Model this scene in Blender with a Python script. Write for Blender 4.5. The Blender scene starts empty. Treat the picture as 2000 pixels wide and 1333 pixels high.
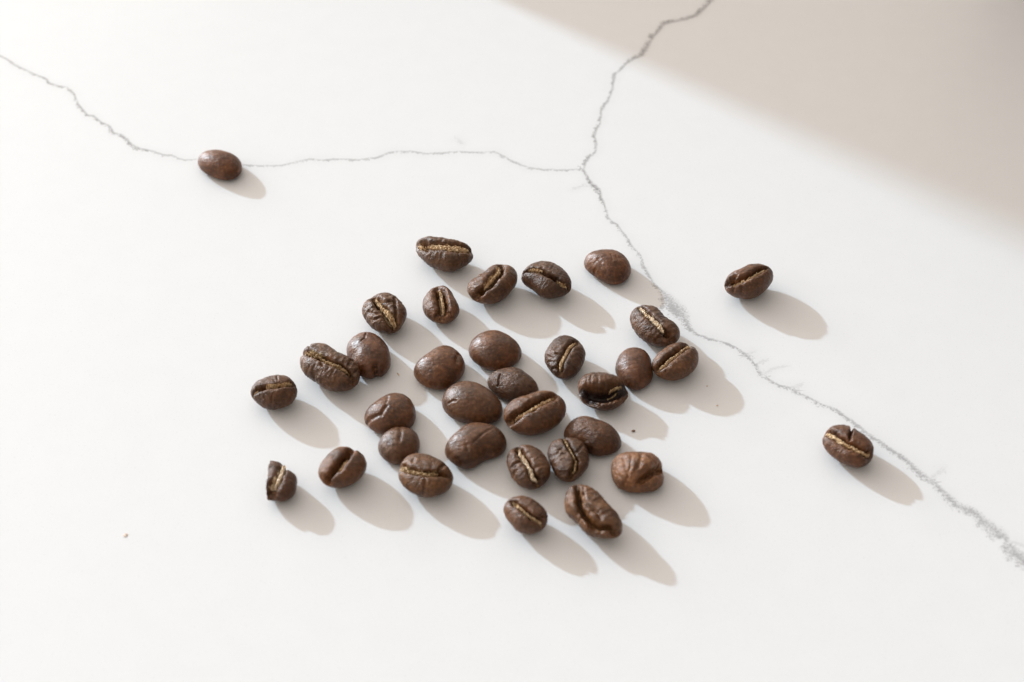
import bpy, math, random
import numpy as np
from mathutils import Vector

# ------------------------------------------------------------------ camera, light, exposure
MM = 0.001
CAM_PITCH, CAM_LENS, CAM_DIST = 45.0, 60.0, 308.642
SUN_AZ, SUN_EL = 47.0, 19.0
scene = bpy.context.scene
cam_d = bpy.data.cameras.new('camera'); cam = bpy.data.objects.new('camera', cam_d)
scene.collection.objects.link(cam); scene.camera = cam
p_ = math.radians(CAM_PITCH)
cam.location = (0, -CAM_DIST*MM*math.cos(p_), CAM_DIST*MM*math.sin(p_))
cam.rotation_euler = (math.radians(90-CAM_PITCH), 0, 0)
cam_d.lens = CAM_LENS; cam_d.sensor_width = 36; cam_d.clip_start = 0.01; cam_d.clip_end = 50
cam_d.dof.use_dof = True; cam_d.dof.focus_distance = (CAM_DIST+3)*MM; cam_d.dof.aperture_fstop = 20

world = bpy.data.worlds.new('World'); scene.world = world; world.use_nodes = True
wn = world.node_tree; wn.nodes.clear()
sky = wn.nodes.new('ShaderNodeTexSky'); sky.sky_type = 'NISHITA'; sky.sun_disc = False; sky.air_density = 2.6; sky.dust_density = 3.0
sky.sun_elevation = math.radians(SUN_EL); sky.sun_rotation = math.radians(-SUN_AZ)
bw = wn.nodes.new('ShaderNodeRGBToBW')
tint = wn.nodes.new('ShaderNodeMix'); tint.data_type = 'RGBA'; tint.blend_type = 'MULTIPLY'; tint.inputs[0].default_value = 1
tint.inputs[7].default_value = (1.0, 0.893, 0.805, 1)      # daylight warmed by the pale walls of the place
bg = wn.nodes.new('ShaderNodeBackground'); bg.inputs[1].default_value = 0.15
wo = wn.nodes.new('ShaderNodeOutputWorld')
wn.links.new(sky.outputs[0], bw.inputs[0]); wn.links.new(bw.outputs[0], tint.inputs[6])
wn.links.new(tint.outputs[2], bg.inputs[0]); wn.links.new(bg.outputs[0], wo.inputs[0])

sun_d = bpy.data.lights.new('sun', 'SUN'); sun = bpy.data.objects.new('sun', sun_d)
scene.collection.objects.link(sun)
sun_d.energy = 1.55; sun_d.angle = math.radians(1.1); sun_d.color = (0.67, 0.86, 1.02)
a_, e_ = math.radians(SUN_AZ), math.radians(SUN_EL)
SUN_DIR = Vector((-math.sin(a_)*math.cos(e_), math.cos(a_)*math.cos(e_), math.sin(e_)))   # towards the sun
sun.rotation_euler = SUN_DIR.to_track_quat('Z', 'Y').to_euler()
sun.location = SUN_DIR*2

vs = scene.view_settings
vs.view_transform = 'Standard'; vs.look = 'None'; vs.gamma = 1; vs.exposure = 1.41

# ------------------------------------------------------------------ measured data (millimetres on the worktop)
# bean: kind (u crease up, d dome up, t dome with side fold), height, [x, y, plan radius harmonics], crease, extra folds
BEANS={
 'A':["u",5.05,[-12.8081,20.573,1.5058,0.1805,-0.1545,0.0401,0.0661,0.0033,0.0186,0.0303,0.011],[[-5.01,1.54],[-3.13,0.3],[-0.98,-0.08],[1.48,-0.42],[3.42,-0.31],[5.36,0.07]],[[[[-3.3,0.67],[-3.44,-0.43],[-3.09,-1.23]],0.25,0.4],[[[4.71,0.11],[5.05,-0.56]],0.35,0.5],[[[2.8,-1.49],[2.97,-2.7]],0.2,0.2]]],
 'B':["u",4.95,[-3.379,12.2175,1.4871,-0.021,0.2321,-0.0566,-0.0262,0.0533,0.0112,-0.013,0.0073],[[1.44,3.55],[1.21,1.32],[-0.06,-0.86],[-1.0,-2.46],[-1.96,-3.21],[-3.08,-3.71]],[[[[-3.76,-0.31],[-2.69,2.37],[-1.73,3.33]],0.3,0.35]]],
 'C':["u",4.84,[6.4946,13.5617,1.4634,0.0195,-0.1402,-0.0171,0.0098,0.0435,-0.0189,-0.0237,-0.0035],[[-3.99,0.87],[-2.86,0.75],[-1.26,0.07],[0.33,-1.11],[1.76,-2.03],[2.87,-2.8],[4.02,-2.63]],[]],
 'D':["u",4.29,[-13.0651,6.9876,1.3425,-0.1546,-0.0759,-0.0106,-0.068,0.0099,-0.0223,0.0055,0.0034],[[-0.44,2.98],[0.04,0.89],[0.36,-1.16],[0.53,-2.66],[0.38,-3.41]],[[[[-0.1,-3.25],[0.69,-3.05],[1.63,-3.29],[1.94,-3.74]],0.2,0.6],[[[-0.1,-3.39],[-0.9,-3.76]],0.2,0.6],[[[0.7,2.57],[1.08,0.26],[1.62,-2.54],[2.26,-3.44]],0.22,0.7]]],
 'E':["u",4.82,[-23.1267,4.7005,1.46,-0.0804,-0.0722,-0.0212,0.0113,0.0266,-0.0074,0.0095,0.0151],[[-1.84,2.04],[-0.76,-0.05],[0.43,-1.79],[1.26,-3.17],[1.97,-4.3]],[[[[-1.36,2.04],[0.31,0.63],[1.7,1.09]],0.28,0.6],[[[1.77,2.41],[2.06,0.17],[2.31,-2.22],[2.2,-4.02]],0.25,0.8],[[[-1.42,-3.21],[-0.31,-2.85],[0.49,-3.38]],0.22,0.3],[[[-3.12,-1.06],[-1.78,-2.04],[-0.65,-2.29]],0.25,0.25]]],
 'F':["u",5.62,[-32.0998,-9.5996,1.6123,0.0622,-0.2822,0.0437,0.0084,0.0474,0.0474,-0.0197,0.0002],[[-4.72,2.88],[-3.13,1.42],[-1.48,0.25],[0.43,-0.85],[2.3,-1.73],[3.54,-2.59],[4.31,-3.28]],[[[[-3.92,5.37],[-3.71,2.59]],0.2,0.4],[[[3.65,-1.83],[4.23,0.36],[5.02,1.26]],0.25,0.4],[[[4.17,-3.48],[4.6,-3.96],[4.5,-4.87]],0.25,0.5],[[[-1.24,-0.93],[-1.04,-1.82]],0.2,0.4],[[[4.45,-3.22],[5.37,-1.58]],0.25,0.4]]],
 'G':["d",4.55,[-25.477,-5.0955,1.5153,-0.151,-0.1251,0.002,0.0183,-0.0014,-0.0261,-0.0091,0.0108],None,[[[[1.5,-4.43],[1.56,-4.95],[1.66,-5.68]],0.5,0.9],[[[-0.6,3.35],[-0.62,1.69],[-1.2,1.01]],0.15,0.25]]],
 'H':["d",4.53,[-12.6538,-8.3384,1.5107,-0.0358,0.0849,-0.0375,-0.0198,0.036,0.0043,-0.0003,0.006],None,[[[[3.19,1.99],[3.09,0.28],[2.95,-0.38]],0.35,0.35]]],
 'I':["d",4.49,[-3.0852,-3.9704,1.501,0.0411,-0.0459,0.0162,-0.0062,0.019,-0.0035,0.0003,-0.0029],None,[[[[4.73,-1.85],[4.42,-2.72]],0.3,0.3]]],
 'J':["d",3.97,[0.1665,-12.2735,1.3798,0.0903,-0.1152,-0.006,-0.0083,0.0217,-0.0251,0.0027,0.0003],None,[[[[-2.2,0.56],[-2.5,-0.46],[-2.65,-1.36]],0.16,0.3]]],
 'K':["u",5.43,[4.0148,-20.28,1.5788,0.1044,0.1252,-0.031,0.0207,0.0103,-0.0312,0.0036,0.0058],[[-4.66,-2.44],[-3.48,-2.25],[-1.85,-1.42],[-0.06,-0.16],[1.74,1.16],[3.26,2.51]],[[[[3.4,2.03],[3.81,0.24]],0.15,0.15]]],
 'L':["d",4.82,[-6.9997,-16.9558,1.5729,0.0871,-0.1214,0.0128,-0.0405,-0.0008,0.003,-0.0071,0.0031],None,[[[[-4.0,-1.28],[-3.38,-1.29],[-2.62,-1.53]],0.15,0.22]]],
 'M':["u",4.68,[9.4063,-6.4178,1.4299,-0.1568,0.0254,-0.002,0.0148,0.019,0.012,-0.0073,-0.0003],[[1.93,1.92],[0.8,0.56],[-0.09,-1.57],[-0.88,-3.13],[-0.96,-4.35]],[[[[-1.83,-0.95],[-0.93,-1.52]],0.15,0.35],[[[-3.2,-0.94],[-2.15,-1.93]],0.2,0.2],[[[-3.06,-1.93],[-2.01,-2.79]],0.2,0.2],[[[-2.46,-3.5],[-1.42,-3.87]],0.22,0.3]]],
 'N':["d",4.2,[18.1524,18.3871,1.4342,0.0276,-0.118,-0.0297,0.0479,0.0123,-0.003,0.004,-0.0007],None,[[[[-2.08,-0.45],[-1.46,-1.33]],0.3,0.12],[[[0.37,0.31],[0.64,-1.26]],0.16,0.1],[[[1.35,0.22],[1.63,-1.09]],0.16,0.1],[[[-2.72,-2.22],[-2.13,-3.9]],0.3,0.12]]],
 'O':["u",4.84,[25.4713,1.2391,1.4628,-0.064,-0.2537,0.0303,-0.0683,0.0473,-0.0412,0.016,0.0036],[[-2.24,3.38],[-1.37,1.17],[-0.21,-0.48],[0.8,-1.91],[1.53,-2.93],[2.93,-3.84]],[[[[-0.01,-4.08],[1.51,-4.2],[3.1,-4.15]],0.3,0.35],[[[-3.65,1.49],[-3.55,0.44]],0.2,0.25]]],
 'P':["u",4.53,[28.9881,-7.5314,1.3976,0.0093,0.1529,-0.0197,-0.0103,0.018,-0.0048,-0.004,-0.0025],[[-3.56,-2.59],[-2.51,-2.03],[-1.25,-0.94],[0.06,0.28],[1.22,1.47],[2.3,2.96]],[[[[-2.1,-3.26],[-2.02,-3.77]],0.12,0.3]]],
 'Q':["d",4.01,[21.6787,-8.1804,1.3897,-0.1836,-0.0087,-0.0229,0.0083,-0.0104,-0.006,-0.0091,-0.0104],None,[]],
 'R':["u",4.75,[15.6911,-14.6942,1.445,0.0504,-0.0537,0.0263,0.0079,-0.004,0.0087,0.0155,-0.0098],[[-3.74,-1.42],[-2.28,-1.93],[-0.49,-2.19],[1.31,-1.99],[2.71,-1.05],[3.82,-0.2]],[[[[-3.45,-1.44],[-3.76,-2.79]],0.3,0.5],[[[-1.85,1.99],[-2.07,0.2]],0.2,0.2],[[[-0.62,2.45],[-0.88,-0.16]],0.2,0.15]]],
 'S':["d",4.23,[13.7604,-24.3548,1.4422,0.1273,-0.182,-0.0067,0.0048,0.0306,0.0373,-0.0203,-0.0179],None,[]],
 'T':["t",4.76,[20.9448,-32.5444,1.4642,0.0711,-0.0154,-0.0006,0.0117,-0.053,-0.009,-0.0079,-0.0002],[[4.54,0.84],[2.91,-1.31],[1.64,-2.33],[0.27,-3.13]],[[[[0.62,1.53],[0.15,-0.71],[-0.75,-2.1]],0.3,0.18],[[[-1.11,1.25],[-1.4,-0.99],[-1.78,-2.56]],0.25,0.15],[[[-2.63,1.52],[-2.23,-0.76],[-1.94,-2.66],[-2.42,-3.43]],0.3,0.16],[[[-0.73,-4.12],[-0.68,-4.78]],0.35,0.5]]],
 'U':["u",5.25,[12.9078,-41.9892,1.5265,-0.1036,-0.3398,-0.0046,-0.0369,0.0433,-0.0411,-0.0305,0.0004],[[-2.37,4.31],[-2.29,1.61],[-2.01,-0.8],[-1.22,-2.37],[-0.09,-3.66],[1.39,-4.35],[2.88,-4.4],[3.89,-4.81]],[[[[-1.3,3.65],[-1.46,1.47],[-1.17,-0.08],[-0.03,-1.07],[0.94,-1.97],[1.4,-3.22]],0.3,0.55],[[[-0.26,2.16],[0.73,1.56],[1.55,0.79]],0.2,0.2]]],
 'V':["u",4.45,[9.4575,-30.1027,1.3787,-0.1351,-0.0217,0.0109,0.0499,-0.0042,-0.0214,-0.0012,-0.0103],[[-0.7,3.32],[-0.07,1.22],[0.75,-0.63],[1.23,-2.2],[1.04,-3.59],[-0.0,-4.61]],[[[[0.4,-0.64],[1.63,-0.06],[2.38,1.47]],0.2,0.25],[[[-2.35,-1.01],[-1.65,-0.04],[-0.95,0.76]],0.25,0.2]]],
 'W':["u",4.49,[2.7402,-31.9247,1.3886,-0.102,-0.0965,0.0139,0.0178,0.0001,-0.0173,0.0078,-0.0062],[[-1.67,2.69],[-1.16,0.96],[-0.31,-0.68],[0.37,-2.13],[0.71,-3.34],[1.56,-3.9]],[[[[-1.16,-0.4],[-2.02,-0.62],[-2.71,-0.85]],0.22,0.5],[[[-2.02,-1.75],[-2.54,-2.42]],0.25,0.3]]],
 'X':["u",4.73,[2.2092,-42.3544,1.2319,0.0128,-0.1433,0.0245,0.0198,0.0187,-0.0138,0.0011,0.01],[[-2.18,1.45],[-1.01,0.06],[0.16,-1.21],[1.15,-2.03],[2.49,-2.28]],[[[[1.99,-1.96],[2.84,-1.4],[3.53,-0.64]],0.2,0.6]]],
 'Y':["d",4.71,[-6.251,-26.4484,1.5495,0.0794,0.1413,0.0586,-0.0044,0.0353,-0.0265,-0.0192,-0.0217],None,[[[[2.98,1.67],[1.68,0.13],[0.67,-1.01],[-0.19,-2.07]],0.22,0.12],[[[-1.36,-2.34],[-1.2,-3.19]],0.3,0.16],[[[-4.32,-2.93],[-3.71,-3.6],[-3.11,-4.48]],0.4,0.15]]],
 'Z':["u",4.89,[-14.422,-34.0092,1.4736,0.0417,-0.1013,0.0242,-0.0059,0.008,0.0063,-0.0004,-0.0043],[[-4.11,1.24],[-2.85,-0.31],[-1.08,-1.16],[0.65,-1.46],[2.08,-1.26],[4.05,-1.11]],[[[[2.08,-1.26],[2.89,0.22],[3.41,1.44]],0.25,0.5],[[[0.1,-2.18],[0.27,-3.37],[-0.03,-4.13]],0.25,0.25],[[[-2.03,0.98],[-1.92,1.82]],0.3,0.25]]],
 'a':["d",3.68,[-19.1203,-26.2285,1.3026,-0.0384,0.0325,-0.0067,0.0115,-0.0006,-0.005,-0.0082,-0.0075],None,[[[[0.15,2.46],[0.4,0.75],[0.26,-0.82]],0.35,0.2]]],
 'b':["d",4.33,[-20.7711,-19.3576,1.4656,0.0071,0.0678,-0.0298,-0.0311,0.0182,-0.0124,-0.0116,-0.0043],None,[[[[-4.33,-2.18],[-3.22,-2.21],[-1.54,-2.07],[-0.7,-0.52]],0.3,0.28],[[[-0.54,1.76],[-0.75,0.3]],0.25,0.12]]],
 'c':["u",4.93,[-28.1732,-32.3155,1.364,-0.0134,0.087,0.0156,-0.0175,0.0153,0.0159,-0.0038,-0.0073],[[1.47,2.67],[0.69,0.35],[-0.25,-1.47],[-1.44,-2.67],[-2.46,-3.4]],[]],
 'd':["u",3.86,[-37.9855,-35.2204,1.1206,-0.2859,-0.1156,0.169,-0.0125,-0.0856,0.0446,-0.0176,-0.0015],[[0.27,3.57],[0.03,0.9],[-0.27,-0.51],[-0.69,-1.93],[-0.81,-3.16]],[]],
 'e':["u",4.79,[-41.1888,-15.0348,1.3052,0.0918,0.0248,-0.0198,0.0075,0.0036,-0.0258,-0.0119,-0.0015],[[-3.34,-1.02],[-1.89,-0.79],[-0.02,-0.74],[1.79,-0.35],[3.29,0.7]],[[[[0.43,1.98],[0.68,0.68]],0.15,0.3],[[[0.09,-2.25],[-0.12,-3.29]],0.2,0.15],[[[3.21,-0.34],[3.58,-0.86]],0.15,0.3]]],
 'f':["u",5.61,[43.9801,12.6331,1.3741,0.1142,0.2029,-0.054,0.0168,0.027,-0.0022,-0.0145,0.0047],[[-4.35,-1.48],[-3.07,-2.02],[-2.34,-1.98],[-1.07,-1.54],[0.27,-0.69],[1.52,0.31],[2.82,1.46]],[[[[-4.32,-0.9],[-3.75,-1.07],[-3.01,-0.95]],0.35,0.8],[[[-3.56,-2.05],[-3.55,-2.63],[-3.5,-3.78]],0.25,0.35],[[[-2.11,-2.76],[-1.85,-3.26],[-1.71,-3.51]],0.25,0.3]]],
 'g':["u",4.57,[56.6781,-27.3361,1.4234,-0.0188,-0.1512,-0.001,0.0054,0.0301,0.006,0.0018,0.0034],[[-3.75,2.73],[-2.67,1.07],[-1.44,-0.48],[-0.25,-1.55],[1.12,-2.38],[2.59,-2.87],[3.8,-1.86]],[[[[1.14,4.06],[0.4,1.39],[-0.09,-0.33]],0.22,1.1]]],
 'h':["d",3.92,[-58.4415,48.5849,1.428,0.0935,-0.1725,-0.0167,0.0273,-0.0058,0.0167,0.0049,0.0084],None,[]],
}
VEINS=[
 [[-115.11,90.32,0.2,1.1],[-111.15,87.48,0.2,1.1],[-109.21,86.16,0.2,1.1],[-107.12,84.1,0.2,1.1],[-104.54,82.24,0.2,1.1],[-102.01,80.59,0.2,1.1],[-99.82,79.49,0.2,1.1],[-98.49,77.66,0.2,1.1],[-96.32,76.57,0.2,1.1],[-94.84,76.21,0.2,1.1],[-93.52,74.95,0.2,1.1],[-92.39,73.52,0.2,1.1],[-91.82,71.56,0.2,1.1],[-90.44,69.26,0.2,1.1],[-88.58,66.64,0.2,1.1],[-87.24,66.29,0.22,1.1],[-85.53,64.39,0.24,1.1],[-83.33,62.67,0.3,1.1],[-81.99,60.28,0.32,1.1],[-80.56,59.94,0.32,1.1],[-79.19,58.59,0.31,1.1],[-77.58,56.41,0.31,1.1],[-76.17,55.41,0.29,1.1],[-74.56,55.08,0.23,1.1],[-72.9,54.42,0.2,0.8],[-70.67,53.42,0.2,0.8],[-69.11,53.42,0.2,0.8],[-67.37,52.11,0.2,0.8],[-65.77,51.78,0.2,0.8],[-63.72,51.94,0.2,0.8],[-58.94,50.96,0.2,0.8],[-54.73,50.31,0.2,0.8],[-53.16,50.15,0.2,0.8],[-50.03,49.82,0.2,0.8],[-46.64,49.98,0.2,0.8],[-43.95,50.96,0.2,0.8],[-40.94,52.11,0.2,0.8],[-38.83,51.62,0.2,0.8],[-35.76,52.11,0.2,0.8],[-31.07,51.78,0.2,0.8],[-28.0,52.44,0.2,0.8],[-25.98,53.42,0.21,0.8],[-24.98,54.25,0.22,0.8],[-21.87,54.42,0.28,0.8],[-19.79,54.42,0.26,0.8],[-17.68,53.75,0.22,0.8],[-13.53,54.09,0.2,0.8],[-10.41,54.42,0.2,0.8],[-7.29,54.25,0.2,0.8],[-5.2,54.09,0.2,0.8],[-3.64,54.42,0.2,0.8],[-2.29,53.42,0.2,0.8],[0.0,51.45,0.2,0.8],[3.09,49.34,0.2,0.8],[6.38,48.69,0.2,0.8],[9.77,48.53,0.2,0.8],[14.41,48.85,0.2,0.8]],
 [[50.72,119.51,0.44,1.2],[45.14,109.09,0.44,1.2],[42.5,105.03,0.44,1.2],[41.2,103.02,0.44,1.2],[38.81,101.62,0.44,1.2],[35.31,100.43,0.44,1.2],[33.55,99.64,0.44,1.2],[32.26,97.08,0.44,1.2],[31.01,95.13,0.44,1.2],[29.72,92.24,0.44,1.2],[29.03,89.94,0.44,1.2],[28.14,87.85,0.44,1.2],[26.07,86.53,0.44,1.2],[24.54,84.66,0.24,1.0],[23.69,82.99,0.24,1.0],[21.95,80.95,0.24,1.0],[21.74,78.57,0.24,1.0],[21.03,74.59,0.24,1.0],[19.92,71.03,0.24,1.0],[18.51,67.86,0.24,1.0],[18.16,64.04,0.24,1.0],[17.45,61.98,0.24,1.0],[16.84,59.77,0.24,1.0],[17.18,57.25,0.24,1.0],[16.87,54.42,0.24,1.0],[15.56,52.6,0.24,1.0],[14.79,50.96,0.24,1.0],[14.21,49.01,0.24,1.0]],
 [[14.21,49.01,0.24,0.94],[15.05,46.11,0.31,1.09],[15.81,44.2,0.4,1.22],[17.07,42.62,0.37,1.18],[17.5,40.26,0.31,1.09],[18.11,37.93,0.25,0.97],[18.4,34.86,0.24,0.92],[19.12,33.03,0.22,0.87],[20.38,32.12,0.22,0.85],[20.99,30.32,0.22,0.85],[22.17,28.08,0.22,0.85],[23.03,25.43,0.22,0.85],[24.37,22.95,0.22,0.85],[24.89,20.07,0.22,0.85],[25.79,17.22,0.22,0.85],[26.36,15.39,0.23,0.85],[27.5,13.71,0.34,0.85],[28.52,11.63,0.71,0.85],[29.33,9.57,1.16,0.85],[30.61,7.53,1.19,0.85],[31.44,5.91,0.75,0.85],[32.2,3.5,0.4,0.85],[33.29,1.91,0.24,0.85],[35.25,0.85,0.22,0.85],[37.48,-0.2,0.22,0.85],[39.29,-0.72,0.22,0.85],[40.55,-2.02,0.22,0.85],[41.81,-3.31,0.23,0.85],[43.39,-5.88,0.24,0.85],[44.07,-8.16,0.25,0.85],[45.27,-9.67,0.25,0.85],[46.93,-11.04,0.26,0.85],[49.09,-11.91,0.28,0.85],[50.71,-13.39,0.29,0.85],[51.97,-14.13,0.3,0.85],[53.57,-15.59,0.31,0.85],[55.24,-16.44,0.32,0.85],[56.48,-17.17,0.33,0.85],[58.01,-18.98,0.34,0.85],[59.54,-20.65,0.35,0.85],[60.99,-22.77,0.36,0.85],[62.54,-24.18,0.37,0.85],[64.39,-26.27,0.39,0.85],[66.29,-28.0,0.4,0.85],[67.98,-30.85,0.42,0.85],[69.78,-32.87,0.43,0.85],[71.81,-35.87,0.49,0.85],[73.43,-38.61,0.58,0.85],[75.75,-39.7,0.68,0.85],[77.02,-41.85,0.75,0.85],[78.68,-43.98,0.84,0.85],[80.02,-45.56,0.9,0.85],[80.73,-48.17,0.94,0.85],[82.35,-50.23,1.0,0.85],[86.88,-57.28,1.0,0.85]],
 [[15.79,43.88,0.3,0.24],[14.26,43.72,0.3,0.24],[12.4,42.77,0.3,0.24]],
 [[41.67,-3.83,0.3,0.24],[43.23,-2.93,0.3,0.24]],
 [[43.95,-7.53,0.3,0.24],[43.66,-5.88,0.3,0.24],[45.05,-4.86,0.3,0.24]],
 [[44.48,-8.54,0.3,0.24],[46.28,-7.02,0.3,0.24],[48.54,-6.39,0.3,0.24]],
 [[49.09,-11.91,0.3,0.24],[50.74,-10.92,0.3,0.24]],
 [[70.09,-32.54,0.3,0.24],[71.6,-31.3,0.3,0.24],[72.6,-30.51,0.3,0.24]],
 [[79.78,-45.56,0.3,0.24],[81.57,-46.09,0.3,0.24],[83.42,-47.13,0.3,0.24]],
 [[-11.24,58.59,0.3,0.24],[-10.7,57.92,0.3,0.24],[-10.05,57.08,0.3,0.24]],
]
# crumbs {'fleck': [-20.16, -8.41], 'crumb': [20.84, -21.95], 'orange': [-62.76, -44.61], 'c2': [34.37, -11.29], 'c3': [35.77, -15.96]}
EDGE=[[-0.12, 106.85], [26.62, 84.29], [48.01, 66.46], [69.12, 49.82], [97.96, 27.64]]
CORNERS=[[115.73, 109.09], [-115.73, 109.09], [77.16, -72.73], [-77.16, -72.73], [108.79, 109.09], [111.15, 87.48]]
# ------------------------------------------------------------------ helpers
def link(o, parent=None):
    scene.collection.objects.link(o)
    if parent is not None: o.parent = parent
    return o
def mesh_obj(name, verts, faces, mat, parent=None, smooth=True):
    verts = np.asarray(verts, np.float32); faces = np.asarray(faces, np.int32)
    me = bpy.data.meshes.new(name)
    me.vertices.add(len(verts)); me.vertices.foreach_set('co', verts.ravel())
    k = faces.shape[1]
    me.loops.add(faces.size); me.loops.foreach_set('vertex_index', faces.ravel())
    me.polygons.add(len(faces)); me.polygons.foreach_set('loop_start', np.arange(len(faces), dtype=np.int32)*k)
    me.update(calc_edges=True); me.validate()
    me.polygons.foreach_set('use_smooth', np.full(len(me.polygons), smooth))
    me.materials.append(mat)
    return link(bpy.data.objects.new(name, me), parent)

_rs = np.random.RandomState(7)
_perm = _rs.permutation(256); _perm = np.r_[_perm, _perm]
_grad = _rs.normal(size=(256, 3)); _grad /= np.linalg.norm(_grad, axis=1)[:, None]
def noise(p):
    """gradient noise, about -0.7..0.7"""
    p = np.asarray(p, float); i = np.floor(p).astype(int); f = p-i; i &= 255
    u = f*f*f*(f*(f*6-15)+10)
    def g(dx, dy, dz):
        h = _perm[_perm[_perm[(i[..., 0]+dx) & 255]+((i[..., 1]+dy) & 255)]+((i[..., 2]+dz) & 255)]
        return (_grad[h]*(f-np.array([dx, dy, dz]))).sum(-1)
    L = lambda a, b, t: a+(b-a)*t
    x0 = L(L(g(0,0,0), g(1,0,0), u[..., 0]), L(g(0,1,0), g(1,1,0), u[..., 0]), u[..., 1])
    x1 = L(L(g(0,0,1), g(1,0,1), u[..., 0]), L(g(0,1,1), g(1,1,1), u[..., 0]), u[..., 1])
    return L(x0, x1, u[..., 2])
def fbm(p, o=3):
    return sum(noise(p*2**k+k*17.3)/2**k for k in range(o))
def sstep(x, a, b):
    t = np.clip((x-a)/(b-a), 0, 1); return t*t*(3-2*t)
def polydist(P, L, scale=None):
    """signed distance to a polyline, arc position 0..1, plain distance, index data"""
    L = np.asarray(L, float); seg = L[1:]-L[:-1]; ln = np.linalg.norm(seg, axis=1); cum = np.r_[0, np.cumsum(ln)]
    best = np.full(len(P), 1e9); sg = np.zeros(len(P)); tt = np.zeros(len(P))
    for k in range(len(seg)):
        r = P-L[k]; t = np.clip((r@seg[k])/max(ln[k]**2, 1e-9), 0, 1)
        q = r-t[:, None]*seg[k]; d = np.hypot(q[:, 0], q[:, 1])
        s = np.sign(seg[k][0]*r[:, 1]-seg[k][1]*r[:, 0])
        m = d < best; best[m] = d[m]; sg[m] = s[m]; tt[m] = (cum[k]+t[m]*ln[k])/cum[-1]
    sg[sg == 0] = 1
    return best*sg, tt, best

def nodes_of(mat):
    mat.use_nodes = True; nt = mat.node_tree; nt.nodes.clear()
    def N(t, **kw):
        n = nt.nodes.new('ShaderNode'+t)
        for k, v in kw.items(): setattr(n, k, v)
        return n
    def S(sock, v):
        if hasattr(v, 'default_value') or isinstance(v, bpy.types.NodeSocket): nt.links.new(v, sock)
        else: sock.default_value = v
    def tex(kind, vec, scale, **kw):
        n = N('Tex'+kind); S(n.inputs['Vector'], vec); n.inputs['Scale'].default_value = scale
        for k, v in kw.items(): n.inputs[k].default_value = v
        return n
    def math_(op, a, b=0.0, c=0.0):
        n = N('Math', operation=op); S(n.inputs[0], a); S(n.inputs[1], b)
        if op in ('MULTIPLY_ADD',): S(n.inputs[2], c)
        return n.outputs[0]
    def rng(v, a, b, c=0.0, d=1.0, t='SMOOTHSTEP'):
        n = N('MapRange', interpolation_type=t); S(n.inputs[0], v)
        for k, x in zip((1, 2, 3, 4), (a, b, c, d)): S(n.inputs[k], x)
        return n.outputs[0]
    def mix(f, a, b, mode='MIX'):
        n = N('Mix', data_type='RGBA', blend_type=mode); S(n.inputs[0], f); S(n.inputs[6], a); S(n.inputs[7], b)
        return n.outputs[2]
    return nt, N, S, tex, math_, rng, mix

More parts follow.
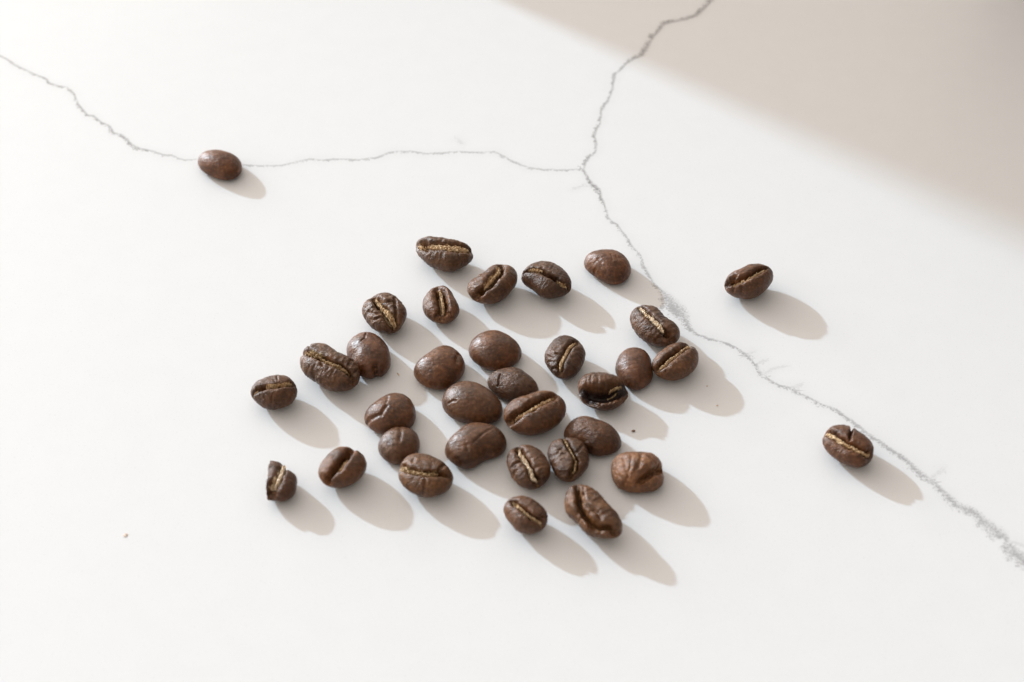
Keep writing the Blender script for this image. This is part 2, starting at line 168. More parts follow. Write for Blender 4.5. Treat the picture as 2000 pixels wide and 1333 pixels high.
# ------------------------------------------------------------------ materials
def make_bean_mat():
    m = bpy.data.materials.new('roasted_bean'); nt, N, S, tex, math_, rng, mix = nodes_of(m)
    co = N('TexCoord').outputs['Object']; inf = N('ObjectInfo')
    off = N('VectorMath', operation='MULTIPLY_ADD')
    cmb = N('CombineXYZ'); 
    for k in range(3): S(cmb.inputs[k], inf.outputs['Random'])
    S(off.inputs[0], cmb.outputs[0]); off.inputs[1].default_value = (.31, .17, .23); S(off.inputs[2], co)
    v = off.outputs[0]
    blot = tex('Noise', v, 330, Detail=4, Roughness=.6).outputs[0]
    fine = tex('Noise', v, 1700, Detail=5, Roughness=.65).outputs[0]
    grain = tex('Noise', v, 4200, Detail=3, Roughness=.6).outputs[0]
    base = mix(rng(blot, .2, .8), (.034, .0132, .0042, 1), (.126, .0555, .0215, 1))
    base = mix(math_('MULTIPLY', rng(fine, .5, .75), .45), base, (.26, .13, .06, 1))
    base = mix(math_('MULTIPLY', rng(fine, .5, .3), .7), base, (.030, .013, .006, 1))
    at = N('Attribute'); at.attribute_name = 'groove'
    base = mix(math_('MULTIPLY', math_('MULTIPLY', at.outputs['Fac'], rng(fine, .48, .6)), .35), base, (.40, .25, .12, 1))   # remains of chaff
    base = mix(1.0, base, inf.outputs['Color'], 'MULTIPLY')
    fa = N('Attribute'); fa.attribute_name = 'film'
    base = mix(fa.outputs['Alpha'], base, (.012, .004, .003, 1))      # burnt inner surface, blackened further to paint in the hollow's shade
    fs = N('SeparateColor'); S(fs.inputs[0], fa.outputs['Color'])
    fib = tex('Noise', v, 2600, Detail=4, Roughness=.7).outputs[0]
    gold = mix(rng(fib, .35, .65), (.26, .14, .06, 1), (.66, .48, .28, 1))
    gold = mix(fs.outputs[1], gold, mix(rng(fib, .35, .65), (.30, .19, .10, 1), (.82, .70, .52, 1)))
    gold = mix(fs.outputs[2], gold, mix(rng(fib, .35, .65), (.10, .055, .022, 1), (.44, .32, .15, 1)))
    fm = rng(math_('ADD', fs.outputs[0], math_('MULTIPLY', math_('SUBTRACT', tex('Noise', v, 1100, Detail=5, Roughness=.7).outputs[0], .5), 2.4)), .35, .65)
    fm = math_('MULTIPLY', fm, rng(fs.outputs[0], .05, .25))
    base = mix(fm, base, gold)
    wr = N('Mapping'); wr.inputs['Scale'].default_value = (1, 2.2, 1); S(wr.inputs[0], v)
    wrn = tex('Noise', wr.outputs[0], 620, Detail=6, Roughness=.62, Distortion=.8).outputs[0]
    vo = N('TexVoronoi', feature='DISTANCE_TO_EDGE'); S(vo.inputs['Vector'], v); vo.inputs['Scale'].default_value = 900
    crk = rng(vo.outputs[0], 0, .12)
    h = math_('ADD', math_('MULTIPLY', wrn, 1.0), math_('MULTIPLY', fine, .45))
    h = math_('ADD', h, math_('MULTIPLY', grain, .16))
    h = math_('ADD', h, math_('MULTIPLY', crk, .05))
    bp = N('Bump'); bp.inputs['Strength'].default_value = 1.0; S(bp.inputs['Distance'], math_('MULTIPLY', inf.outputs['Alpha'], .00034))
    S(bp.inputs['Height'], h)
    bs = N('BsdfPrincipled'); S(bs.inputs['Base Color'], base); S(bs.inputs['Normal'], bp.outputs[0])
    S(bs.inputs['Roughness'], rng(fine, .3, .7, .31, .46)); bs.inputs['Specular IOR Level'].default_value = .40
    bs.inputs['Sheen Weight'].default_value = .0; bs.inputs['Sheen Roughness'].default_value = .5
    S(N('OutputMaterial').inputs[0], bs.outputs[0])
    return m
def make_chaff_mat(name, c1, c2):
    m = bpy.data.materials.new(name); nt, N, S, tex, math_, rng, mix = nodes_of(m)
    co = N('TexCoord').outputs['Object']
    n1 = tex('Noise', co, 1000, Detail=4, Roughness=.6).outputs[0]
    n2 = tex('Noise', co, 4000, Detail=3, Roughness=.7).outputs[0]
    base = mix(rng(n1, .35, .68), c1, c2)
    bp = N('Bump'); bp.inputs['Strength'].default_value = 1; bp.inputs['Distance'].default_value = .00008
    S(bp.inputs['Height'], math_('ADD', n1, math_('MULTIPLY', n2, .5)))
    bs = N('BsdfPrincipled'); S(bs.inputs['Base Color'], base); S(bs.inputs['Normal'], bp.outputs[0])
    bs.inputs['Roughness'].default_value = .6; bs.inputs['Specular IOR Level'].default_value = .3
    S(N('OutputMaterial').inputs[0], bs.outputs[0])
    return m
def make_stone_mat():
    m = bpy.data.materials.new('veined_quartz'); nt, N, S, tex, math_, rng, mix = nodes_of(m)
    co = N('TexCoord').outputs['Object']
    a = N('Attribute'); a.attribute_name = 'vein'
    sp = N('SeparateColor'); S(sp.inputs[0], a.outputs['Color'])     # signed distance, plain distance, half width (mm)
    dark = a.outputs['Alpha']
    n1 = tex('Noise', co, 520, Detail=6, Roughness=.68).outputs[0]
    n2 = tex('Noise', co, 1500, Detail=4, Roughness=.7).outputs[0]
    n3 = tex('Noise', co, 180, Detail=3, Roughness=.55).outputs[0]
    n4 = tex('Noise', co, 3000, Detail=2, Roughness=.6).outputs[0]
    wig = math_('MULTIPLY', math_('SUBTRACT', n1, .5), 1.5)
    wig = math_('ADD', wig, math_('MULTIPLY', math_('SUBTRACT', n2, .5), .7))
    wig = math_('MULTIPLY', wig, math_('ADD', 1.0, math_('MULTIPLY', sp.outputs[2], 1.1)))
    d = math_('ABSOLUTE', math_('ADD', sp.outputs[0], wig))
    near = rng(math_('SUBTRACT', sp.outputs[1], math_('MULTIPLY', sp.outputs[2], 2.2)), .2, .8, 1, 0)
    # hairline core, broken along its length
    core = rng(d, .0, math_('MULTIPLY_ADD', sp.outputs[2], 1.2, .14), 1, 0)
    core = math_('MULTIPLY', core, rng(math_('ADD', n1, math_('MULTIPLY', n2, .5)),   .60, .86, .12, 1.0))
    # grainy mineral smear round it
    fall = rng(math_('DIVIDE', d, math_('MULTIPLY', sp.outputs[2], 2.3)), .0, 1.0, 1, 0, 'LINEAR')
    gr = math_('ADD', math_('MULTIPLY', n2, .55), math_('MULTIPLY', n4, .45))
    gr = math_('ADD', gr, math_('MULTIPLY', math_('SUBTRACT', n1, .5), .5))
    smear = rng(math_('ADD', gr, math_('MULTIPLY', fall, .22)), .54, .76)
    smear = math_('MULTIPLY', smear, rng(fall, .0, .35))
    line = math_('MAXIMUM', math_('MULTIPLY', core, .62), math_('MULTIPLY', smear, .72))
    line = math_('MAXIMUM', line, math_('MULTIPLY', math_('MULTIPLY', fall, fall), math_('MULTIPLY_ADD', sp.outputs[2], .28, .10)))
    line = math_('MULTIPLY', math_('MULTIPLY', line, near), dark)
    line = math_('MINIMUM', line, 1.0)
    halo = math_('MULTIPLY', rng(math_('ADD', sp.outputs[1], math_('MULTIPLY', n3, 1.5)), .4, 3.2, 1, 0), .10)
    speck = math_('MULTIPLY', rng(n4, .60, .72), .24)
    speck = math_('MULTIPLY', speck, rng(n2, .4, .6))
    base = mix(rng(n3, .3, .7), (.622, .634, .642, 1), (.630, .642, .650, 1))
    base = mix(math_('ADD', halo, speck), base, (.38, .39, .405, 1))
    base = mix(line, base, mix(rng(n2, .35, .65), (.09, .09, .10, 1), (.20, .195, .19, 1)))
    bs = N('BsdfPrincipled'); S(bs.inputs['Base Color'], base)
    bs.inputs['Roughness'].default_value = .42; bs.inputs['Specular IOR Level'].default_value = .35
    bp = N('Bump'); bp.inputs['Strength'].default_value = .25; bp.inputs['Distance'].default_value = .00004
    S(bp.inputs['Height'], n2); S(bs.inputs['Normal'], bp.outputs[0])
    S(N('OutputMaterial').inputs[0], bs.outputs[0])
    return m
def make_plain(name, col, rough):
    m = bpy.data.materials.new(name); nt, N, S, tex, math_, rng, mix = nodes_of(m)
    co = N('TexCoord').outputs['Object']; n = tex('Noise', co, 60, Detail=4).outputs[0]
    c2 = tuple(x*.9 for x in col[:3])+(1,)
    bs = N('BsdfPrincipled'); S(bs.inputs['Base Color'], mix(n, col, c2)); bs.inputs['Roughness'].default_value = rough
    S(N('OutputMaterial').inputs[0], bs.outputs[0]); return m
M_BEAN = make_bean_mat()
M_GOLD = make_chaff_mat('golden_chaff', (.38, .235, .115, 1), (.72, .54, .33, 1))
M_PALE = make_chaff_mat('pale_chaff', (.58, .42, .26, 1), (.84, .72, .56, 1))
M_OLIVE = make_chaff_mat('olive_chaff', (.27, .165, .075, 1), (.50, .36, .20, 1))
M_PEACH = make_plain('peach_flake', (.66, .54, .44, 1), .7)
M_UMBER = make_plain('umber_crumb', (.16, .075, .04, 1), .7)
M_STONE = make_stone_mat()
M_WHITE = make_plain('white_paint', (.8, .8, .78, 1), .5)

# ------------------------------------------------------------------ worktop
def worktop():
    x0, x1, y0, y1, st = -150., 150., -95., 135., .5
    xs = np.arange(x0, x1+1e-6, st); ys = np.arange(y0, y1+1e-6, st)
    xs = np.r_[-1400, -700, -300, xs, 300, 420]; ys = np.r_[-260, -180, ys, 200, 400, 700]
    X, Y = np.meshgrid(xs, ys); P = np.stack([X.ravel(), Y.ravel()], 1)
    best = np.full(len(P), 50.); sg = np.full(len(P), 50.); w = np.full(len(P), .2); k = np.zeros(len(P))
    for V in VEINS:
        V = np.array(V); L = V[:, :2]
        s, t, d = polydist(P, L)
        cum = np.r_[0, np.cumsum(np.linalg.norm(np.diff(L, axis=0), axis=1))]; cum /= cum[-1]
        m = d < best
        best[m] = d[m]; sg[m] = s[m]; w[m] = np.interp(t[m], cum, V[:, 2]); k[m] = np.interp(t[m], cum, V[:, 3])
    nx, ny = len(xs), len(ys)
    top = np.c_[P, np.zeros(len(P))]*MM
    i = np.arange(nx-1)[None, :]+np.arange(ny-1)[:, None]*nx; i = i.ravel()
    F = np.stack([i, i+1, i+1+nx, i+nx], 1)
    n0 = len(top); a, b_ = xs[0]*MM, xs[-1]*MM; c, d_ = ys[0]*MM, ys[-1]*MM; T = -.03
    cor = [[a, c, 0], [b_, c, 0], [b_, d_, 0], [a, d_, 0], [a, c, T], [b_, c, T], [b_, d_, T], [a, d_, T]]
    V = np.vstack([top, cor]); F = np.vstack([F, np.array([[0,4,5,1],[1,5,6,2],[2,6,7,3],[3,7,4,0],[4,7,6,5]])+n0])
    o = mesh_obj('worktop', V, F, M_STONE, smooth=False)
    at = o.data.attributes.new('vein', 'FLOAT_COLOR', 'POINT')
    col = np.zeros((len(V), 4), np.float32); col[:, 0] = 50; col[:, 1] = 50; col[:, 2] = .2
    col[:n0, 0] = sg; col[:n0, 1] = best; col[:n0, 2] = w; col[:n0, 3] = k
    at.data.foreach_set('color', col.ravel())
    o['kind'] = 'structure'
    return o
worktop()

# ------------------------------------------------------------------ beans
def cube_sphere(n):
    t = np.tan(np.linspace(-math.pi/4, math.pi/4, n+1)); A, Bb = np.meshgrid(t, t); one = np.ones_like(A)
    vs_, fs = [], []
    for k, f in enumerate([(A, Bb, one), (Bb, A, -one), (one, A, Bb), (-one, Bb, A), (Bb, one, A), (A, -one, Bb)]):
        vs_.append(np.stack(f, -1).reshape(-1, 3))
        i = (np.arange(n)[None, :]+np.arange(n)[:, None]*(n+1)).ravel()+k*(n+1)**2
        fs.append(np.stack([i, i+1, i+n+2, i+n+1], 1))
    V = np.vstack(vs_); V /= np.linalg.norm(V, axis=1)[:, None]; F = np.vstack(fs)
    key = np.round(V*1e5).astype(np.int64); _, idx, inv = np.unique(key, axis=0, return_index=True, return_inverse=True)
    return V[idx], inv.ravel()[F]
SV, SF = cube_sphere(60)
KH = [3, 4, 5]
def radius(par, th):
    e = math.hypot(par[3], par[4]); ph = .5*math.atan2(par[4], par[3])
    R = par[2]-.5*np.log((np.cos(th-ph)*math.exp(-e))**2+(np.sin(th-ph)*math.exp(e))**2); i = 5
    for k in KH: R = R+par[i]*np.cos(k*th)+par[i+1]*np.sin(k*th); i += 2
    return np.exp(R)
def top_z(par, H, kind, x, y):
    ze, et = (.52, .78) if kind == 'u' else (.26, .95)
    rho = np.hypot(x, y)/radius(par, np.arctan2(y, x)); c = np.clip(rho, 0, 1)**(1/et)
    return H*(ze+(1-ze)*np.sqrt(1-c*c))
def extend(L, e=.5):
    L = np.array(L, float); a = L[0]-L[1]; b_ = L[-1]-L[-2]
    return np.vstack([L[0]+a/max(np.linalg.norm(a), 1e-6)*e, L, L[-1]+b_/max(np.linalg.norm(b_), 1e-6)*e])

def make_bean(key, label, tint_, rough=None, cap=.62, char=0.0, gw=.42, gd=1.3, lobe=.55, wr=.10, lump=.08, chaff=None, cmat=None, asym=0.0):
    kind, H, par, crease, extra = BEANS[key]; par = np.array(par); lump = lump*(.5 if kind == 'd' else 1)
    seed = sum(ord(ch)*k for k, ch in zip((7, 13), key+key))*1.37
    n = SV; th = np.arctan2(n[:, 1], n[:, 0]); s = n[:, 2]; c = np.sqrt(np.clip(1-s*s, 0, 1))
    ze, et, eb = (.52, .78, .95) if kind == 'u' else (.26, .95, .5)
    R = radius(par, th); rho = np.where(s > 0, c**et, c**eb)
    z = np.where(s > 0, H*(ze+(1-ze)*s), H*ze*(1+s))
    P = np.stack([R*rho*np.cos(th), R*rho*np.sin(th), z], 1)
    Q = P+seed
    disp = lump*fbm(Q*.33, 2)+(.06*noise(Q*.9)+.035*noise(Q*1.9)+.015*noise(Q*3.9))*(1 if kind == 'd' else 1.5)
    up_w = sstep(s, -.25, .2)
    groove = np.zeros(len(P)); carve = np.zeros(len(P)); film = np.zeros(len(P))
    if crease is not None:
        L = extend(crease); Pw = P[:, :2]+np.stack([noise(Q*.9), noise(Q*.9+40)], 1)*.28+np.stack([noise(Q*2.2), noise(Q*2.2+40)], 1)*.10
        ds, t, d = polydist(Pw, L)
        endf = sstep(t, 0.0, .10)*sstep(1-t, 0.0, .10)*.6+.4
        wv = 1.28*gw*(.75+.5*(noise(np.stack([t*5, t*0+seed, t*0], 1))+.5))*(.55+.45*endf)
        g = 1/(1+(d/wv)**6)
        lip = np.exp(-((d-wv*2.1)/(wv*1.0+.18))**2)
        gg = g*endf*up_w
        carve = carve+gg*np.minimum(gd*2.0, H*cap)
        disp = disp+lip*.14*up_w*(1+asym*np.sign(ds))
        disp = disp-lobe*np.exp(-(d/1.15)**2)*up_w*.6
        groove = np.maximum(groove, sstep(g, .25, .8)*up_w)
        tq = np.clip((t*(np.linalg.norm(np.diff(L, axis=0), axis=1).sum())-.5)/max(1e-6, np.linalg.norm(np.diff(L, axis=0), axis=1).sum()-1), 0, 1)
        for (t0, t1, hw, off, drop, rag) in (chaff or []):
            fw = hw*1.25+.12
            film = np.maximum(film, np.exp(-(np.abs(ds-off*1.15)/fw)**3)*sstep(tq, t0-.06, t0+.06)*sstep(-tq, -t1-.06, -t1+.06)*up_w)
        # wrinkles that run out from the crease
        if wr > 0:
            Lc = np.array(crease); ax = Lc[-1]-Lc[0]; ax /= np.linalg.norm(ax); al = P[:, :2]@ax; ac = P[:, 0]*-ax[1]+P[:, 1]*ax[0]
            wp = np.stack([al*1.25+.5*noise(Q*.5), ac*.38+z*.2, z*.35+seed+0*al], 1)
            rn = 1-np.abs(noise(wp)*2.6); rn2 = 1-np.abs(noise(wp*2.1+9)*2.6)
            disp = disp+wr*(np.clip(rn, -1, 1)*.9+np.clip(rn2, -1, 1)*.35-.6)*(1-.7*g)
    else:
        rn = 1-np.abs(noise(Q*np.array([.7, .7, .5]))*2.4)
        disp = disp+wr*.45*(np.clip(rn, -1, 1)-.5)
    for L, w_, dep in extra:
        Pw = P[:, :2]+np.stack([noise(Q*1.3+3), noise(Q*1.3+50)], 1)*.2
        ds, t, d = polydist(Pw, L)
        g = np.exp(-(d/w_)**2)*sstep(t, -.2, .25)*(.6+.4*sstep(1-t, -.1, .25))*(up_w if kind != 't' else sstep(s, -.9, -.3))
        if kind == 'd': g = np.exp(-(d/w_)**2)*sstep(s, -.9, -.3)
        disp = disp-g*dep+min(.1*dep, .05)*np.exp(-((d-2.0*w_)/w_)**2)*up_w
        groove = np.maximum(groove, .6*sstep(g, .45, .95)*min(1, dep/.5))
    N_ = n.copy()
    if kind == 'u': N_[:, 2] = np.where(s > 0, s*1.0, s)
    N_[:, :2] *= .85
    low = sstep(z, 0, .35)
    P = P+N_*(disp*(.25+.75*low))[:, None]
    r_ = np.hypot(P[:, 0], P[:, 1]); nb = 60; bi = np.clip(((np.arctan2(P[:, 1], P[:, 0])+math.pi)/(2*math.pi)*nb).astype(int), 0, nb-1)
    rm = np.zeros(nb); np.maximum.at(rm, bi, r_); bt = (np.arange(nb)+.5)/nb*2*math.pi-math.pi
    q = radius(par, bt)/rm; kk = np.exp(-(np.arange(-6, 7)/2.2)**2); kk /= kk.sum()
    q = np.convolve(np.r_[q[-6:], q, q[:6]], kk, 'valid')
    qq = np.interp(np.arctan2(P[:, 1], P[:, 0]), np.r_[bt[-1]-2*math.pi, bt, bt[0]+2*math.pi], np.r_[q[-1], q, q[0]])
    P[:, :2] *= qq[:, None]; P[:, 2] *= H/P[:, 2].max()
    if key == 'd':       # broken off flat on its left side
        P[:, 0] = np.where(P[:, 0] < 0, P[:, 0]*1.7, P[:, 0]); cut = -2.2+.30*noise(Q*.8)+.14*noise(Q*2.2)-.10*(P[:, 2]-2)
        m = P[:, 0] < cut; P[m, 0] = cut[m]-(cut[m]-P[m, 0])*.10
    cz = np.stack([n[:, 0]*.35, n[:, 1]*.35, np.maximum(s, .35)], 1)*carve[:, None]*low[:, None]
    P = P-cz; P[:, 2] = np.maximum(P[:, 2], np.where(carve > .05, np.minimum(z, .45), 0.0))
    P[:, 2] = np.maximum(P[:, 2], 0.0)
    zmin = P[:, 2].min(); P[:, 2] -= zmin
    root = bpy.data.objects.new('coffee_bean', None); link(root); root.empty_display_size = .003
    root.location = (par[0]*MM, par[1]*MM, 0.00002)
    root['label'] = label; root['category'] = 'coffee bean'; root['group'] = 'roasted coffee beans on the worktop'
    body = mesh_obj('bean_body', P*MM, SF, M_BEAN, root)
    body.color = (*tint_, rough if rough is not None else (.36 if kind == 'd' else .8))
    at = body.data.attributes.new('groove', 'FLOAT', 'POINT'); at.data.foreach_set('value', groove.astype(np.float32))
    pal = {None: 0., 'golden_chaff': 0., 'pale_chaff': 1., 'olive_chaff': -1.}[cmat.name if cmat else None]
    at = body.data.attributes.new('film', 'FLOAT_COLOR', 'POINT')
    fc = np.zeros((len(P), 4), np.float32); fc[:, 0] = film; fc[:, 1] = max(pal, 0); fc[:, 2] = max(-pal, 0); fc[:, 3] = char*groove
    at.data.foreach_set('color', fc.ravel())
    for ci, (t0, t1, hw, off, drop, rag) in enumerate(chaff or []):
        L = np.array(crease, float); cum = np.r_[0, np.cumsum(np.linalg.norm(np.diff(L, axis=0), axis=1))]; tot = cum[-1]; cum = cum/tot
        nt_, ns = 90, 14
        tv = np.linspace(t0, t1, nt_); sv = np.linspace(-1, 1, ns)
        cx = np.interp(tv, cum, L[:, 0]); cy = np.interp(tv, cum, L[:, 1])
        tx = np.gradient(cx); ty = np.gradient(cy); l_ = np.hypot(tx, ty); tx /= l_; ty /= l_
        e1 = noise(np.stack([tv*9+seed, tv*0+1, tv*0+ci], 1)); e2 = noise(np.stack([tv*9+seed, tv*0+7, tv*0+ci], 1))
        f1 = noise(np.stack([tv*34+seed, tv*0+1, tv*0+ci], 1)); f2 = noise(np.stack([tv*34+seed, tv*0+7, tv*0+ci], 1))
        fade = sstep(tv, t0-.001, t0+.12)*sstep(-tv, -t1-.001, -t1+.12)
        lo = -hw*(.85+1.5*rag*(e1+.6*f1))*(.25+.75*fade)+off; hi = hw*(.85+1.5*rag*(e2+.6*f2))*(.25+.75*fade)+off
        rag = min(rag*1.3, 1.0); across = lo[:, None]+(hi-lo)[:, None]*(sv[None]+1)/2
        jx = .10*noise(np.stack([tv*12, tv*0+seed, tv*0], 1))
        X = cx[:, None]-ty[:, None]*(across+jx[:, None]); Y = cy[:, None]+tx[:, None]*(across+jx[:, None])
        Z = top_z(par, H, kind, X, Y)
        q = np.stack([X*2.4+seed, Y*2.4, Z*0+ci], -1)
        fib = noise(np.stack([np.repeat(tv[:, None]*tot*1.6, ns, 1), (sv[None]+0*X)*2.6+seed, Z*0], -1))
        hole = sstep(noise(q*1.3+31)+.6*noise(q*3.3+11), .04, .20)
        Z = Z-drop-.10*np.abs(sv)[None]+.34*rag*noise(q)+.30*rag*noise(q*2.7)+.18*fib-.7*hole*rag
        nz = np.clip(Z, .3, None)
        Tp = np.stack([X, Y, nz], -1).reshape(-1, 3); Bt = Tp-np.array([0, 0, .5])
        i = (np.arange(ns-1)[None, :]+np.arange(nt_-1)[:, None]*ns).ravel(); f_t = np.stack([i, i+ns, i+ns+1, i+1], 1)
        no = len(Tp); f_b = f_t[:, ::-1]+no
        rim = np.r_[np.arange(ns), np.arange(1, nt_)*ns+ns-1, (nt_-1)*ns+np.arange(ns-2, -1, -1), np.arange(nt_-2, 0, -1)*ns]
        r2 = np.roll(rim, -1); f_r = np.stack([rim, r2, r2+no, rim+no], 1)
        mesh_obj('chaff', np.vstack([Tp, Bt])*MM, np.vstack([f_t, f_b, f_r]), cmat or M_GOLD, root)
    return root

T0 = (1, 1, 1); TR = (1.25, 1.0, .85); TD = (.72, .70, .70); TG = (1.05, 1.05, 1.0); TL = (1.5, 1.42, 1.35)
G, PL, OL = M_GOLD, M_PALE, M_OLIVE
B = make_bean
B('A', 'long bean with wide golden chaff-filled crease, left end of the top row', TG, gw=.62, gd=1.0, asym=.5, chaff=[(.22, .93, .62, -.05, .42, .45), (.02, .2, .3, -.1, .6, .5)], cmat=G)
B('B', 'light brown bean with crooked split and ragged tan chaff, second in the top row', (1.25, 1.2, 1.15), gw=.42, gd=1.5, lobe=.7, chaff=[(.05, .8, .32, -.38, .5, .5)], cmat=G)
B('C', 'dark bean with a hooked left tip and narrow black crease, third in the top row', (.8, .76, .72), gw=.30, gd=1.4, wr=.08, chaff=[(0.05, .35, .12, .28, .25, .3), (.72, .95, .16, .1, .45, .4)], cmat=G)
B('D', 'small upright teardrop bean with open crease widening at the bottom, below the top row', (1.3, 1.22, 1.15), gw=.6, gd=1.2, chaff=[(.05, .95, .24, .12, .4, .4)], cmat=G, wr=.05)
B('E', 'nearly round wrinkled bean with torn papery chaff in its split, standing apart at upper left', (1.2, 1.2, 1.15), gw=.5, gd=1.3, wr=.17, lobe=.4, chaff=[(.05, .98, .34, .08, .35, .6), (.55, .98, .3, .4, .2, .8)], cmat=G)
B('F', 'big elongated wrinkled bean lying crease up against a round reddish bean', (1.05, 1.0, .9), gw=.36, gd=1.2, wr=.15, chaff=[(0.05, .4, .42, .15, .35, .8), (.4, .95, .22, -.1, .4, .5)], cmat=OL)
B('G', 'round reddish bean dome up with a notched foot, tucked behind the big wrinkled bean', (1.05, .88, .8), wr=.10)
B('H', 'orange-brown domed bean with a small nick at its upper right', (1.15, .98, .82), wr=.05)
B('I', 'plump smooth oval bean lying dome up, topmost of the domed beans in the middle', (1.1, .95, .85), wr=.05)
B('J', 'dark rough domed bean touching a glossy domed bean and a golden-creased bean', (.78, .74, .72), rough=1.0, wr=.10)
B('K', 'large bean with long golden-lined crease slanting up, at the heart of the cluster', (1.1, 1.0, .9), gw=.50, gd=1.6, lobe=.6, wr=.05, chaff=[(.12, .97, .30, -.32, .50, .6)], cmat=G)
B('L', 'large glossy domed bean with a fine scratch, in the middle of the cluster', (.95, .88, .82), wr=.04)
B('M', 'dark round bean with one straight pale strip in its crease, right of centre', (.75, .72, .72), gw=.36, gd=.8, lobe=.5, wr=.10, chaff=[(.02, .97, .27, -.02, .25, .25)], cmat=G)
B('N', 'small dimpled bean lying dome up, right end of the top row', (1.2, 1.0, .85), wr=.12, lump=.14)
B('O', 'bean with whitish flaky chaff in its crease, beside the grey blotch in the vein', (.95, .9, .88), gw=.38, gd=1.2, lobe=.2, wr=.13, chaff=[(.0, .45, .30, 0, .25, .8), (.35, .82, .36, .05, .15, .5)], cmat=PL)
B('P', 'bean with stringy golden fibres along its crease, right end of the cluster', (1.15, 1.08, 1.0), gw=.40, gd=1.4, wr=.06, chaff=[(.02, 1., .24, -.22, .28, 1.0)], cmat=G)
B('Q', 'smooth domed bean wedged between a hollow bean and a bean with stringy fibres', (1.05, .88, .82), wr=.04)
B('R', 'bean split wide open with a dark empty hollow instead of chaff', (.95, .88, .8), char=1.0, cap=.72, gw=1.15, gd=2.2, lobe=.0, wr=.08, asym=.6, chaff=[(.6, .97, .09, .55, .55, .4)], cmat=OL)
B('S', 'rough grainy domed bean half shaded, behind two touching creased beans', (.95, .86, .82), rough=.8, wr=.08, lump=.1)
B('T', 'copper-brown folded bean with a deep cleft opening to the right', (1.8, 1.75, 1.75), gw=.38, gd=1.9, lobe=.4, wr=.10)
B('U', 'very long shrivelled bean with two winding folds, lowest in the cluster', (1.2, 1.15, 1.0), gw=.30, gd=1.3, lobe=.4, wr=.17, lump=.1)
B('V', 'dark ridged bean with thin curved crease, leaning on a bean filled with bright chaff', (.85, .82, .80), gw=.26, gd=1.0, lobe=.4, wr=.14, chaff=[(.02, .9, .14, -.1, .22, .4)], cmat=OL)
B('W', 'round wrinkled bean with a bright chaff-filled crease, left of the touching lower pair', (1.05, 1.0, .95), gw=.42, gd=1.1, wr=.14, chaff=[(.05, .97, .30, -.05, .3, .5)], cmat=PL)
B('X', 'small bean with purplish lobe and thin golden crease, second lowest in the cluster', (1.1, 1.0, .92), gw=.30, gd=1.0, wr=.07, chaff=[(.05, 1., .16, -.05, .25, .7)], cmat=G)
B('Y', 'big dome-up bean with pointed lower left tip and a small dark dimple, below the centre', (.95, .86, .80), wr=.07, lump=.1)
B('Z', 'olive-brown bean with level crease running left to right, in front of a small domed bean', (1.2, 1.15, .95), gw=.32, gd=1.0, lobe=.55, wr=.06, chaff=[(.02, .8, .30, .02, .35, .5)], cmat=OL)
B('a', 'smallest domed bean, touching the olive-brown bean with the level crease', (.98, .92, .9), wr=.06)
B('b', 'domed bean with a long ridge on its left side, above the smallest domed bean', (1.1, .96, .85), wr=.08)
B('c', 'smooth light bean with a clean black crease slanting up, at lower left', (1.35, 1.22, 1.12), gw=.36, gd=1.6, lobe=.75, wr=.03, chaff=[(.35, .72, .18, .38, .45, .5)], cmat=G)
B('d', 'half a broken bean with straight left edge and white sliver of chaff', (.85, .75, .72), gw=.34, gd=.8, lobe=.1, wr=.04, chaff=[(.05, .85, .30, -.02, .05, .3)], cmat=PL)
B('e', 'small bean with level double-lipped crease, leftmost of the cluster', (.95, .88, .8), gw=.30, gd=1.0, lobe=.4, wr=.10, asym=-.4, chaff=[(.3, .98, .16, .28, .2, .6), (0, .12, .2, -.1, .4, .4)], cmat=G)
B('f', 'lone bean with golden-edged crease and notched left end, far right of the top row', (1.1, .98, .88), gw=.32, gd=1.4, lobe=.65, wr=.05, chaff=[(.12, .98, .17, -.28, .28, .7)], cmat=G)
B('g', 'bean with a crack across its upper half, alone at right beside the grey vein', (1.15, .98, .85), gw=.40, gd=1.3, wr=.04, chaff=[(.06, .9, .24, -.12, .28, .4)], cmat=G)
B('h', 'glossy domed bean sitting on the vein, alone at upper left', (1.3, 1.05, .85), wr=.02, lump=.1)

# ------------------------------------------------------------------ crumbs
def crumb(x, y, l, w, h, rot, mat, name, label, cat, seed):
    V, F = cube_sphere(5); P = V*np.array([l/2, w/2, h/2]); P += .25*min(l, w)*noise(V*1.4+seed)[:, None]*V
    c_, s_ = math.cos(rot), math.sin(rot); P = np.stack([P[:, 0]*c_-P[:, 1]*s_, P[:, 0]*s_+P[:, 1]*c_, P[:, 2]], 1)
    P[:, 2] -= P[:, 2].min()
    o = mesh_obj(name, P*MM, F, mat); o.location = (x*MM, y*MM, 0.00002); o['label'] = label; o['category'] = cat; o.color = (2.4, 2.0, 1.7, 1)
crumb(-20.16, -8.41, .8, .22, .1, -1.0, M_GOLD, 'chaff_flake', 'tiny golden sliver of chaff on the worktop left of the domed beans', 'flake', 3)
crumb(20.84, -21.95, .62, .42, .22, .2, M_UMBER, 'coffee_crumb', 'tiny dark brown crumb in the shadow right of the cluster', 'crumb', 5)
crumb(34.37, -11.29, .34, .26, .05, .9, M_GOLD, 'coffee_crumb', 'faint brown speck in the long shadow at right, the upper of two', 'crumb', 6)
crumb(35.77, -15.96, .34, .28, .05, .3, M_GOLD, 'coffee_crumb', 'faint brown speck in the long shadow at right, the lower of two', 'crumb', 8)
crumb(-62.76, -44.61, .85, .6, .010, 1.1, M_PEACH, 'chaff_flake', 'faint orange fleck alone on the white worktop at lower left', 'flake', 9)

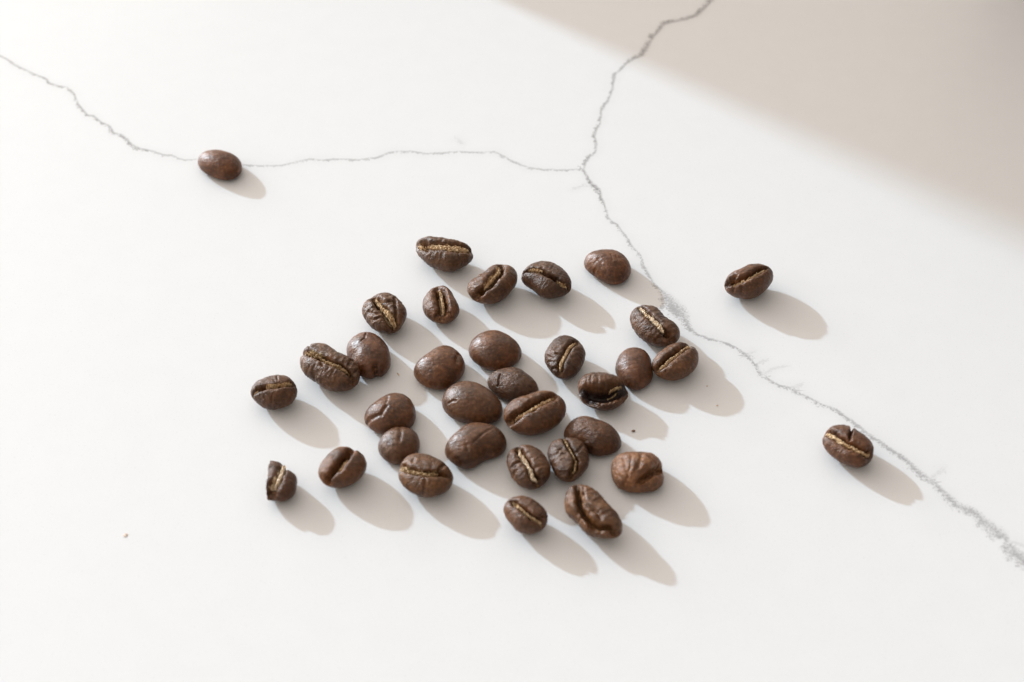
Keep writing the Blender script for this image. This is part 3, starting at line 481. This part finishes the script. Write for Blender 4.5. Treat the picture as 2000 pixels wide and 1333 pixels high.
# ------------------------------------------------------------------ added unseen panel, its edge shaped to throw the broad shadow
def shadow_panel():
    g1 = Vector((EDGE[0][0], EDGE[0][1], 0))*MM; g2 = Vector((EDGE[-1][0], EDGE[-1][1], 0))*MM
    e = (g2-g1); g1 = g1-e*.9; g2 = g2+e*.6
    l1, l2 = PANEL_DIST
    le = lambda t: l1+(l2-l1)*t
    p1 = g1+SUN_DIR*le(-.9); p2 = g2+SUN_DIR*le(1.6)
    side = Vector((e.y*-1, e.x, 0)).normalized()*.20+Vector((0, 0, .03))
    q2 = p2+side; q1 = p1+side
    nrm = (p2-p1).cross(side).normalized()*.012
    V = [p1, p2, q2, q1]; V = V+[v+nrm for v in V]
    F = [[0,1,2,3],[4,7,6,5],[0,4,5,1],[1,5,6,2],[2,6,7,3],[3,7,4,0]]
    o = mesh_obj('added_shadow_panel', [tuple(v) for v in V], F, M_WHITE, smooth=False)
    o['label'] = 'added unseen white panel outside the view, shaped to cast the broad shadow'; o['category'] = 'shadow_panel'
PANEL_DIST = (.24, .85)
def sky_blocker():
    # added unseen slab behind the camera, blocks sky to deepen the beans' shaded sides
    d = Vector((math.sin(a_), -math.cos(a_), 0)); t = Vector((d.y, -d.x, 0))
    V = []
    for k in (0, 1):
        for u, z_ in ((-2.6, -.9), (2.6, -.9), (2.6, 1.35), (-2.6, 1.35)): V.append(tuple(d*(1.0+.12*k)+t*u+Vector((0, 0, z_))))
    F = [[0,1,2,3],[4,7,6,5],[0,4,5,1],[1,5,6,2],[2,6,7,3],[3,7,4,0]]
    o = mesh_obj('sky_blocker_wall', V, F, make_plain('sky_blocker_dark', (.09, .07, .055, 1), .7), smooth=False); o['kind'] = 'structure'
sky_blocker()
def corner_blocker():  # unseen vessel added only to darken the worktop's upper right corner
    N_ = 48; prof = [(0, 0), (.030, 0), (.034, .002), (.038, .012), (.041, .05), (.042, .095), (.0405, .0965), (.039, .095), (.038, .05), (.035, .014), (0, .009)]
    V = []; F = []
    for r_, z_ in prof:
        for k in range(N_): t = 2*math.pi*k/N_; V.append((r_*math.cos(t), r_*math.sin(t), z_+.00005))
    for j in range(len(prof)-1):
        for k in range(N_): a = j*N_+k; b_ = j*N_+(k+1) % N_; F.append((a, b_, b_+N_, a+N_))
    root = bpy.data.objects.new('corner_blocker', None); link(root); root.location = (.1515, .127, 0); root.empty_display_size = .02
    mesh_obj('corner_blocker_body', V, F, M_BLOCKER, root)
    hv = []; hf = []
    for j in range(17):
        u = math.pi*j/16; c0 = Vector((.038+.026*math.sin(u), 0, .050+.026*math.cos(u))); d0 = Vector((math.sin(u), 0, math.cos(u)))
        for k in range(10): t = 2*math.pi*k/10; hv.append(tuple(c0+d0*.004*math.cos(t)+Vector((0, .006*math.sin(t), 0))))
    for j in range(16):
        for k in range(10): hf.append((j*10+k, j*10+(k+1) % 10, j*10+10+(k+1) % 10, j*10+10+k))
    mesh_obj('blocker_handle', hv, hf, M_BLOCKER, root)
    root['label'] = 'added unseen cup-shaped blocker just beyond the upper right corner, darkening the worktop there'; root['category'] = 'corner_blocker'
M_BLOCKER = make_plain('blocker_dark', (.05, .045, .04, 1), .5)
corner_blocker()
shadow_panel()
